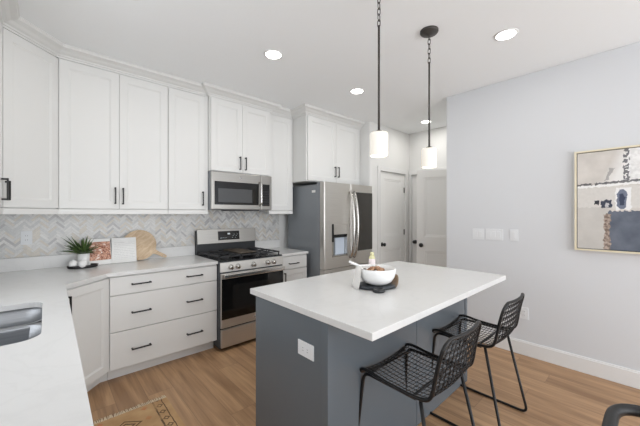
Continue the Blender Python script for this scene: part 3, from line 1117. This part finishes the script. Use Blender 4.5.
# ------------------------------------------------------------------ pendants
def pendant(label, x, y):
    t = thing('pendant_light', label, 'pendant light', (x, y, 1.747), 0, 'pendant lights over the island')
    zc = CEIL - 1.747
    MB().lathe([(0, zc - 0.034), (0.012, zc - 0.034), (0.03, zc - 0.026), (0.060, zc - 0.020), (0.066, zc - 0.012), (0.066, zc - 0.0005), (0, zc - 0.0005)], seg=32).build('canopy', 'bronze_metal', t)
    m = MB()
    z0, z1 = 0.785, zc - 0.030
    nl = 6
    Ls = (z1 - z0) / nl
    for k in range(nl):
        zc_ = z0 + (k + 0.5) * Ls
        h, ww = Ls * 0.5 + 0.004, 0.0095
        lp = []
        for q in range(16):
            a_ = 2 * PI * q / 16
            ux = math.copysign(abs(math.cos(a_)) ** 0.7, math.cos(a_)) * ww
            uz = math.copysign(abs(math.sin(a_)) ** 0.7, math.sin(a_)) * h
            lp.append((ux, 0, zc_ + uz) if k % 2 else (0, ux, zc_ + uz))
        m.tube(lp, 0.0028, 6, closed=True)
    m.build('chain', 'bronze_metal', t)
    MB().tube([(0, 0, 0.150), (0, 0, 0.790)], 0.0068, 10).build('rod', 'bronze_metal', t)
    MB().lathe([(0, 0.136), (0.030, 0.136), (0.030, 0.146), (0.012, 0.156), (0, 0.156)], seg=24).build('shade_cap', 'bronze_metal', t)
    MB().lathe([(0.047, 0.004), (0.052, 0.0), (0.054, 0.004), (0.054, 0.130), (0.050, 0.140), (0.026, 0.1405), (0.026, 0.137), (0.046, 0.136), (0.047, 0.13), (0.047, 0.004)], seg=40).build('lamp_shade', 'opal_glass', t)
    MB().lathe([(0, 0.035), (0.018, 0.040), (0.027, 0.058), (0.027, 0.075), (0.014, 0.105), (0.013, 0.137), (0, 0.137)], seg=20).build('bulb', 'lamp_lens', t)
    d = bpy.data.lights.new('pendant_bulb_light', 'POINT')
    d.energy = 1.0
    d.color = (1, 0.93, 0.82)
    d.shadow_soft_size = 0.03
    o = bpy.data.objects.new('pendant_bulb_light', d)
    o.location = (0, 0, -0.02)
    o.parent = t
    C.objects.link(o)
    return t


pendant('pendant light with white glass cylinder hanging nearer the fridge, left of two', 1.487, 1.10)
pendant('pendant light with white glass cylinder nearer the grey wall, right of two', 2.129, 1.113)


# ------------------------------------------------------------------ recessed ceiling lights
def downlight(label, x, y, power=4.5):
    t = thing('recessed_light', label, 'ceiling light', (x, y, CEIL), 0, 'recessed ceiling lights')
    MB().lathe([(0.067, -0.006), (0.080, -0.005), (0.084, -0.0005), (0.067, -0.0005), (0.067, -0.006)], seg=36).build('trim_ring', 'trim_paint', t)
    MB().lathe([(0, -0.004), (0.066, -0.004), (0.066, -0.0006), (0, -0.0006)], seg=36).build('lens', 'lamp_lens', t)
    d = bpy.data.lights.new('downlight_lamp', 'AREA')
    d.shape = 'DISK'
    d.size = 0.12
    d.energy = power
    d.color = (1, 0.975, 0.94)
    o = bpy.data.objects.new('downlight_lamp', d)
    o.location = (0, 0, -0.008)
    o.parent = t
    C.objects.link(o)
    return t


downlight('recessed ceiling light at the picture top above the plant counter', 0.375, 2.16)
downlight('recessed ceiling light above the range and microwave', 1.451, 2.185)
downlight('recessed ceiling light in front of the refrigerator cabinet', 2.577, 2.207)
downlight('recessed ceiling light down the hall behind the right pendant', 4.198, 2.245, 7.0)
downlight('recessed ceiling light nearest the pale grey wall, right of pendants', 2.609, 0.738)

# ------------------------------------------------------------------ framed painting
pic = thing('framed_painting', 'abstract grey, white and slate painting in thin pale wood frame', 'painting', (XR, 0.0105, 1.0785), 0)
m = MB()
PW, PH = 0.865, 0.866
fw = 0.014
for q in ((-PW / 2, PW / 2, 0, fw), (-PW / 2, PW / 2, PH - fw, PH), (-PW / 2, -PW / 2 + fw, fw, PH - fw), (PW / 2 - fw, PW / 2, fw, PH - fw)):
    m.box(-0.042, -0.002, *q, 0.001)
m.build('frame', 'frame_wood', pic)
MB().box(-0.012, -0.002, -PW / 2 + fw, PW / 2 - fw, fw, PH - fw).build('backing', 'dark_plastic', pic)
MB().box(-0.034, -0.0125, -PW / 2 + fw + 0.006, PW / 2 - fw - 0.006, fw + 0.006, PH - fw - 0.006).build('canvas', 'abstract_painting', pic)


# ------------------------------------------------------------------ wire counter stools (local: +y front towards the island, x across)
def stool(label, loc):
    t = thing('counter_stool', label, 'stool', loc, 0, 'black wire counter stools')
    w2 = 0.220
    yf, yr = 0.185, -0.152
    # profile from front lip to back top
    prof = [(yf + 0.012, 0.556), (yf + 0.010, 0.572), (yf - 0.006, 0.585), (yf - 0.05, 0.588), (0.05, 0.577), (-0.06, 0.572), (yr + 0.03, 0.574), (yr - 0.015, 0.580),
            (yr - 0.042, 0.598), (yr - 0.055, 0.635), (yr - 0.068, 0.71), (yr - 0.084, 0.785), (yr - 0.103, 0.855)]
    P_ = [Vector((0, a, b)) for a, b in prof]
    fine = []
    for i in range(len(P_) - 1):
        p0, p1, p2, p3 = P_[max(i - 1, 0)], P_[i], P_[i + 1], P_[min(i + 2, len(P_) - 1)]
        for q in range(6):
            s_ = q / 6
            fine.append(0.5 * ((2 * p1) + (p2 - p0) * s_ + (2 * p0 - 5 * p1 + 4 * p2 - p3) * s_ ** 2 + (3 * p1 - p0 - 3 * p2 + p3) * s_ ** 3))
    fine.append(P_[-1])
    acc = [0.0]
    for a, b in zip(fine, fine[1:]):
        acc.append(acc[-1] + (b - a).length)
    LT = acc[-1]

    def at(v):
        d_ = max(0, min(1, v)) * LT
        for i in range(len(acc) - 1):
            if acc[i + 1] >= d_:
                k_ = (d_ - acc[i]) / (acc[i + 1] - acc[i] + 1e-9)
                return fine[i].lerp(fine[i + 1], k_)
        return fine[-1]

    def Sf(u, v):
        """u -1..1 across, v 0..1 front to back top"""
        p = at(v)
        sag = 0.020 * (1 - u * u)
        k_ = max(0.0, min(1.0, (v - 0.52) / 0.15))
        wd = w2 * (1.0 - 0.07 * max(0, (v - 0.6) / 0.4))
        for rc, dd in ((0.055, (1 - v) * LT), (0.03, v * LT)):
            if dd < rc:
                wd -= rc - math.sqrt(max(0.0, rc * rc - (rc - dd) ** 2))
        return Vector((u * wd, p.y - sag * k_ * 0.9, p.z - sag * (1 - k_)))
    # rim
    rim = []
    cr = 0.13
    for i in range(25):
        rim.append(Sf(-1 + 2 * i / 24, 0.0))
    for i in range(1, 90):
        rim.append(Sf(1, i / 90))
    for i in range(25):
        rim.append(Sf(1 - 2 * i / 24, 1.0))
    for i in range(1, 90):
        rim.append(Sf(-1, 1 - i / 90))
    MB().tube(rim, 0.0085, 8, closed=True).build('rim', 'wire_black', t)
    # woven wire seat and back
    m = MB()
    nv = 36
    for i in range(1, nv):
        v_ = i / nv
        m.tube([Sf(-1 + 2 * j / 10, v_) for j in range(11)], 0.0017, 5)
    nu = 12
    for j in range(1, nu):
        u_ = -1 + 2 * j / nu
        m.tube([Sf(u_, i / 34) for i in range(35)], 0.0020, 5)
    # zigzag weave between every second pair of cross wires
    for i in range(int(nv * 0.58), nv - 1, 2):
        pts = []
        for j in range(2 * nu + 1):
            pts.append(Sf(-1 + j / nu, (i + (1.0 if j % 2 else 0.0)) / nv))
        m.tube(pts, 0.0026, 5)
    sm = m.build('wire_weave', 'wire_black', t)
    # two cross supports under the seat
    # sled legs
    for sx in (-1, 1):
        xs = sx * (w2 - 0.012)
        xf = sx * (w2 + 0.030)
        pth = [(xs, yr + 0.010, 0.572), (xf, -0.262, 0.009), (xf, yf + 0.040, 0.009), (xs, yf - 0.006, 0.566), (xs, yr + 0.03, 0.5615)]
        m = MB().tube(fillet(pth, 0.045, 6), 0.0085, 10)
        m.build('sled_leg', 'wire_black', t)
    m = MB()
    k_ = 0.35
    yb = (yf + 0.040) * (1 - k_) + (yf - 0.006) * k_
    xb = (w2 + 0.030) * (1 - k_) + (w2 - 0.012) * k_
    m.tube([(-xb, yb, 0.205), (xb, yb, 0.205)], 0.0075, 10)
    m.build('footrest', 'wire_black', t)
    for yy in (yf - 0.03, yr + 0.05):
        MB().tube([(-w2 + 0.014, yy, 0.5615), (w2 - 0.014, yy, 0.5615)], 0.006, 8).build('crossbar', 'wire_black', t)
    return t


st = stool('black woven wire counter stool nearer the camera, in front of island outlet end', (1.446, 0.832, 0))
copy_thing(st, (2.232, 0.832, 0), 'black woven wire counter stool farther away, beside pale grey wall')

# ------------------------------------------------------------------ dining chair at the lower right corner
dc = thing('dining_chair', 'black dining chair with rounded top rail at the lower right corner', 'chair', (1.218, -0.155, 0))
rail = fillet([(-0.12, 0.235, 0.69), (0.05, 0.24, 0.715), (0.255, 0.235, 0.735), (0.265, 0.0, 0.738), (0.255, -0.235, 0.735), (0.05, -0.24, 0.715), (-0.12, -0.235, 0.69)], 0.13, 8)
MB().tube(rail, 0.018, 12).build('top_rail', 'black_leather', dc)
m = MB().prism(rrect(-0.24, 0.21, -0.22, 0.22, 0.09), 0.43, 0.475, 0.012)
m.build('seat', 'black_leather', dc)
for sx, sy in ((-1, 1), (-1, -1), (1, 1), (1, -1)):
    x_, y_ = (-0.19, sy * 0.18) if sx < 0 else (0.165, sy * 0.18)
    MB().tube([(x_ + sx * 0.05, y_ + sy * 0.03, 0.0), (x_, y_, 0.44)], [0.011, 0.016], 10).build('leg', 'black_metal', dc)
for sy in (1, -1):
    MB().tube([(-0.06, sy * 0.20, 0.46), (-0.06, sy * 0.236, 0.692)], 0.010, 10).build('arm_post', 'black_metal', dc)
for yy in (-0.12, 0.0, 0.12):
    MB().tube([(0.185, yy, 0.45), (0.258, yy, 0.733)], 0.009, 10).build('back_post', 'black_metal', dc)

# ------------------------------------------------------------------ rug
ru = thing('rug', 'ochre patterned runner rug with pale fringe beside peninsula', 'rug', (0.387, 1.58, 0.0))
m = MB().box(-0.288, 0.288, -0.885, 0.885, 0.0005, 0.009, 0.003)
m.build('pile', 'rug_wool', ru)
rr = random.Random(5)
for e in (-1, 1):
    m = MB()
    for k in range(64):
        x_ = -0.285 + 0.57 * k / 63
        dx = rr.uniform(-0.006, 0.006)
        L = rr.uniform(0.038, 0.052)
        m.tube([(x_, e * 0.883, 0.006), (x_ + dx * 0.5, e * (0.885 + L * 0.5), 0.005), (x_ + dx, e * (0.885 + L), 0.0035)], [0.0036, 0.0034, 0.0026], 5)
    m.build('fringe', 'rug_fringe', ru)

# ------------------------------------------------------------------ counter decor
CT = 0.914
tr = thing('serving_tray', 'narrow black tray under the potted plant on the counter', 'tray', (0.245, 3.42, CT))
m = MB()
m.lathe([(0, 0.0005), (0.098, 0.0005), (0.108, 0.006), (0.112, 0.026), (0.106, 0.026), (0.100, 0.012), (0, 0.011)], seg=36, sy=0.62)
m.build('tray_body', 'black_metal', tr)
pp = thing('potted_plant', 'small spiky green plant in white pot on black tray', 'plant', (0.250, 3.450, CT + 0.0115))
MB().lathe([(0, 0), (0.034, 0), (0.041, 0.01), (0.045, 0.05), (0.046, 0.112), (0.042, 0.114), (0.040, 0.10), (0, 0.098)], seg=28).build('pot', 'white_ceramic', pp)
MB().lathe([(0, 0.096), (0.040, 0.100), (0.02, 0.106), (0, 0.107)], seg=20).build('soil', 'walnut_brown', pp)
m = MB()
rr = random.Random(11)
for k in range(70):
    a_ = rr.uniform(0, 2 * PI)
    el = rr.uniform(0.30, 1.30)
    L = rr.uniform(0.19, 0.27) * (0.9 if el < 1.0 else 0.85)
    if math.sin(a_) > 0.1:
        L *= 0.55
    if math.cos(a_) > 0.3:
        L *= 0.75
    d_ = Vector((math.cos(a_) * math.cos(el), math.sin(a_) * math.cos(el) * 0.8, math.sin(el)))
    p0 = Vector((math.cos(a_) * 0.012, math.sin(a_) * 0.012, 0.104))
    side = d_.cross(Vector((0, 0, 1)))
    side = side.normalized() if side.length > 1e-4 else Vector((1, 0, 0))
    up = side.cross(d_).normalized()
    A = []
    for q in range(6):
        s_ = q / 5
        c_ = p0 + d_ * (L * s_) + Vector((0, 0, -0.035 * s_ * s_ * math.cos(el)))
        hw = 0.0135 * (1 - s_) ** 0.7 * (0.55 + 0.9 * s_) + 0.0004
        A.append((c_ - side * hw + up * hw * 0.5, c_, c_ + side * hw + up * hw * 0.5))
    for th in (0.0, ):
        vs = [[m.bm.verts.new(p) for p in row_] for row_ in A]
        vb = [[m.bm.verts.new(p - up * 0.0012) for p in row_] for row_ in A]
        for q in range(5):
            for c2 in range(2):
                m.bm.faces.new((vs[q][c2], vs[q][c2 + 1], vs[q + 1][c2 + 1], vs[q + 1][c2])).smooth = True
                m.bm.faces.new((vb[q][c2], vb[q + 1][c2], vb[q + 1][c2 + 1], vb[q][c2 + 1])).smooth = True
            m.bm.faces.new((vs[q][0], vs[q + 1][0], vb[q + 1][0], vb[q][0]))
            m.bm.faces.new((vs[q][2], vb[q][2], vb[q + 1][2], vs[q + 1][2]))
m.build('foliage', 'leaf_green', pp)


def jar(label, x, y):
    t = thing('shaker_jar', label, 'jar', (x, y, CT + 0.0115), 0, 'white jars on the black tray')
    MB().lathe([(0, 0), (0.022, 0), (0.031, 0.010), (0.034, 0.028), (0.031, 0.048), (0.020, 0.060), (0, 0.064)], seg=24).build('body', 'white_ceramic', t)
    MB().lathe([(0, 0.061), (0.009, 0.061), (0.008, 0.068), (0, 0.070)], seg=14).build('stopper', 'white_ceramic', t)
    return t


jar('round white jar at the left end of the black tray', 0.176, 3.405)
jar('round white jar in front of the plant pot', 0.238, 3.375)

# open cookbook leaning on the splashback
cb = thing('cookbook', 'open cookbook with food photo page leaning on backsplash beside plant', 'book', (0.470, 3.498, CT + 0.001))
lean = math.radians(14)
for side_, x0, x1, rz_ in ((0, -0.185, 0.0, math.radians(8)), (1, 0.0, 0.205, math.radians(-3))):
    T_ = Matrix.Rotation(rz_, 4, 'Z') @ Matrix.Rotation(-lean, 4, 'X')
    cov = MB().box(x0 - 0.003 * (1 - side_), x1 + 0.003 * side_, 0.006, 0.010, 0.0, 0.252, 0.001)
    cov.xform(T_)
    cov.build('cover', 'white_pages', cb)
    pg = MB().box(x0, x1, -0.006, 0.006, 0.003, 0.249, 0.002)
    pg.xform(T_)
    pgo = pg.build('page_block', 'white_pages', cb)
    if side_ == 0:
        f_ = MB().box(x0 + 0.003, x1 - 0.004, -0.0068, -0.0058, 0.045, 0.220)
        f_.xform(T_)
        f_.build('food_photo', 'food_print', pgo)
    else:
        f_ = MB().box(x0 + 0.02, x1 - 0.012, -0.0068, -0.0058, 0.012, 0.225)
        f_.xform(T_)
        f_.build('recipe_text', 'recipe_print', pgo)

# round wooden board leaning on the splashback
wb = thing('cutting_board', 'round pale wood cutting board leaning behind the open cookbook', 'cutting board', (0.715, 3.552, CT + 0.002))
ang = math.atan2(-0.148, 0.255)
ring = []
R_ = 0.155
da = 0.17
for i in range(49):
    a_ = ang + da + (2 * PI - 2 * da) * i / 48
    ring.append((R_ * math.cos(a_), R_ * math.sin(a_)))
ux, uy = math.cos(ang), math.sin(ang)
hd = []
for l_, w_ in ((0.175, -0.020), (0.20, -0.017), (0.26, -0.017), (0.283, -0.013), (0.290, 0.0), (0.283, 0.013), (0.26, 0.017), (0.20, 0.017), (0.175, 0.020)):
    hd.append((ux * l_ - uy * w_, uy * l_ + ux * w_))
hole = [(ux * 0.262 + 0.007 * math.cos(2 * PI * k / 12), uy * 0.262 + 0.007 * math.sin(2 * PI * k / 12)) for k in range(12)]
m = slab_with_hole(ring + hd, hole, -0.009, 0.009)
m.xform(Matrix.Translation((0, 0, 0.158)) @ Matrix.Rotation(-math.radians(9), 4, 'X') @ Matrix.Rotation(PI / 2, 4, 'X'))
m.build('board', 'board_wood', wb)

# ------------------------------------------------------------------ on the island
ty = thing('serving_board', 'dark oval serving board with brown upturned end beneath white bowl', 'tray', (1.625, 1.215, CT), math.radians(-24))
m = MB()
bm = m.bm
rings = []
for ins, z in ((0.02, 0.0006), (0.0, 0.006), (0.0, 0.018), (0.012, 0.021), (0.06, 0.020), (0.14, 0.019)):
    rg_ = []
    for k in range(48):
        a_ = 2 * PI * k / 48
        px_, py_ = math.cos(a_) * (0.148 - ins), math.sin(a_) * (0.105 - ins * 0.7)
        lift = 0.055 * max(0.0, (px_ - 0.085) / 0.063) ** 1.6 if px_ > 0.085 else 0.0
        rg_.append(bm.verts.new((px_, py_, z + lift * (1 if z > 0.004 else 0.8))))
    rings.append(rg_)
for A, B in zip(rings, rings[1:]):
    for k in range(48):
        bm.faces.new((A[k], A[(k + 1) % 48], B[(k + 1) % 48], B[k])).smooth = True
bm.faces.new(rings[-1])
bm.faces.new(list(reversed(rings[0])))
m.build('board', 'tray_wood', ty)
lp = [(-0.060 + 0.031 * math.cos(2 * PI * k / 24), -0.128 + 0.026 * math.sin(2 * PI * k / 24), 0.0115) for k in range(24)]
MB().tube(lp, 0.011, 10, closed=True).build('loop_handle', 'dark_plastic', ty)

bw = thing('bowl', 'white ceramic bowl of brown nuts on the island', 'bowl', (1.619, 1.214, CT + 0.0215))
MB().lathe([(0, 0.0), (0.055, 0.0), (0.070, 0.005), (0.096, 0.022), (0.113, 0.048), (0.122, 0.080), (0.125, 0.105), (0.121, 0.107), (0.117, 0.080), (0.107, 0.050), (0.090, 0.027), (0.05, 0.012), (0, 0.010)], seg=48).build('bowl_body', 'white_ceramic', bw)
m = MB()
rr = random.Random(2)
for k in range(60):
    a_ = rr.uniform(0, 2 * PI)
    r_ = 0.054 * math.sqrt(rr.random())
    q = MB()
    sz = rr.uniform(0.008, 0.015)
    tmp = bmesh.ops.create_icosphere(m.bm, subdivisions=2, radius=sz)
    mm = Matrix.Translation((r_ * math.cos(a_) - 0.012, r_ * math.sin(a_), 0.082 + 0.026 * (1 - (r_ / 0.06) ** 2) + rr.uniform(-0.008, 0.004))) @ Matrix.Rotation(rr.uniform(0, 3), 4, 'X') @ Matrix.Rotation(rr.uniform(0, 3), 4, 'Y') @ Matrix.Diagonal((1, 0.75, 0.8, 1))
    bmesh.ops.transform(m.bm, matrix=mm, verts=tmp['verts'])
    q.bm.free()
m.lathe([(0, 0.024), (0.064, 0.032), (0.082, 0.056), (0.060, 0.074), (0, 0.086)], seg=24)
for f in m.bm.faces:
    f.smooth = True
nuts = m.build('nuts', 'walnut_brown')
nuts.location = (1.619, 1.214, CT + 0.0215)
tag(nuts, 'heap of brown nuts filling the white bowl', 'nuts', kind='stuff')

# serving spoon lying on the bowl rim
sp = thing('serving_spoon', 'white serving spoon leaning out over the left bowl rim', 'spoon', (1.619, 1.214, CT + 0.0215))
dirv = Vector((-0.74, 0.67, 0)).normalized()
p0 = Vector((-0.030, 0.03, 0.122))
p1 = dirv * 0.118 + Vector((0, 0, 0.1185))
p2 = dirv * 0.185 + Vector((0, 0, 0.146))
MB().tube([p0, p0.lerp(p1, 0.5), p1, p1.lerp(p2, 0.5), p2], [0.006, 0.0065, 0.007, 0.0085, 0.0085], 10).build('handle', 'white_ceramic', sp)
m = MB().lathe([(0, -0.008), (0.012, -0.006), (0.020, 0.0), (0.018, 0.001), (0.010, -0.003), (0, -0.004)], seg=20, sx=1.4)
m.xform(Matrix.Translation(p0 + Vector((0.02, -0.018, -0.002))) @ Matrix.Rotation(math.atan2(dirv.y, dirv.x), 4, 'Z'))
m.build('spoon_bowl', 'white_ceramic', sp)

# linen napkin hanging over the rim
m = MB()
bm = m.bm
R2 = Matrix.Rotation(math.radians(150), 4, 'Z')
prof = [(0.080, 0.090), (0.100, 0.112), (0.114, 0.117), (0.132, 0.110), (0.138, 0.090), (0.142, 0.060), (0.146, 0.030), (0.152, 0.004), (0.160, -0.018)]
for off in (0, 1):
    pass
gr = []
for i in range(17):
    u_ = -1 + 2 * i / 16
    row_ = []
    for j, (r_, z_) in enumerate(prof):
        fold = 0.008 * math.sin(u_ * 7.0) * (j / 8)
        a_ = u_ * (0.36 + 0.04 * (j / 8))
        p = Vector(((r_ + fold) * math.cos(a_), (r_ + fold) * math.sin(a_), z_ if j < 8 else -0.0195))
        row_.append(R2 @ p)
    gr.append(row_)
va = [[bm.verts.new(p) for p in row_] for row_ in gr]
vb = [[bm.verts.new(p + Vector((0, 0, 0.002)) + (R2 @ Vector((0.002, 0, 0)))) for p in row_] for row_ in gr]
ni, nj = 17, len(prof)
for i in range(ni - 1):
    for j in range(nj - 1):
        bm.faces.new((va[i][j], va[i + 1][j], va[i + 1][j + 1], va[i][j + 1])).smooth = True
        bm.faces.new((vb[i][j], vb[i][j + 1], vb[i + 1][j + 1], vb[i + 1][j])).smooth = True
for i in range(ni - 1):
    for j in (0, nj - 1):
        bm.faces.new((va[i][j], va[i + 1][j], vb[i + 1][j], vb[i][j]))
for j in range(nj - 1):
    for i in (0, ni - 1):
        bm.faces.new((va[i][j], va[i][j + 1], vb[i][j + 1], vb[i][j]))
nap = m.build('napkin', 'napkin_linen')
nap.location = (1.619, 1.214, CT + 0.0215)
tag(nap, 'white linen napkin draped over the left rim of bowl', 'napkin')

# bottle behind the bowl
bo = thing('bottle', 'small pale yellow bottle with white label behind white bowl', 'bottle', (1.82, 1.41, CT))
MB().lathe([(0, 0.0005), (0.022, 0.0005), (0.024, 0.004), (0.024, 0.150), (0.018, 0.165), (0.012, 0.172), (0, 0.172)], seg=24).build('bottle_body', 'soap_yellow', bo)
MB().lathe([(0.0243, 0.02), (0.0248, 0.02), (0.0248, 0.146), (0.0243, 0.146)], seg=24).build('bottle_label', 'soap_label', bo)
MB().lathe([(0, 0.171), (0.014, 0.171), (0.014, 0.194), (0, 0.195)], seg=18).build('cap', 'soap_yellow', bo)
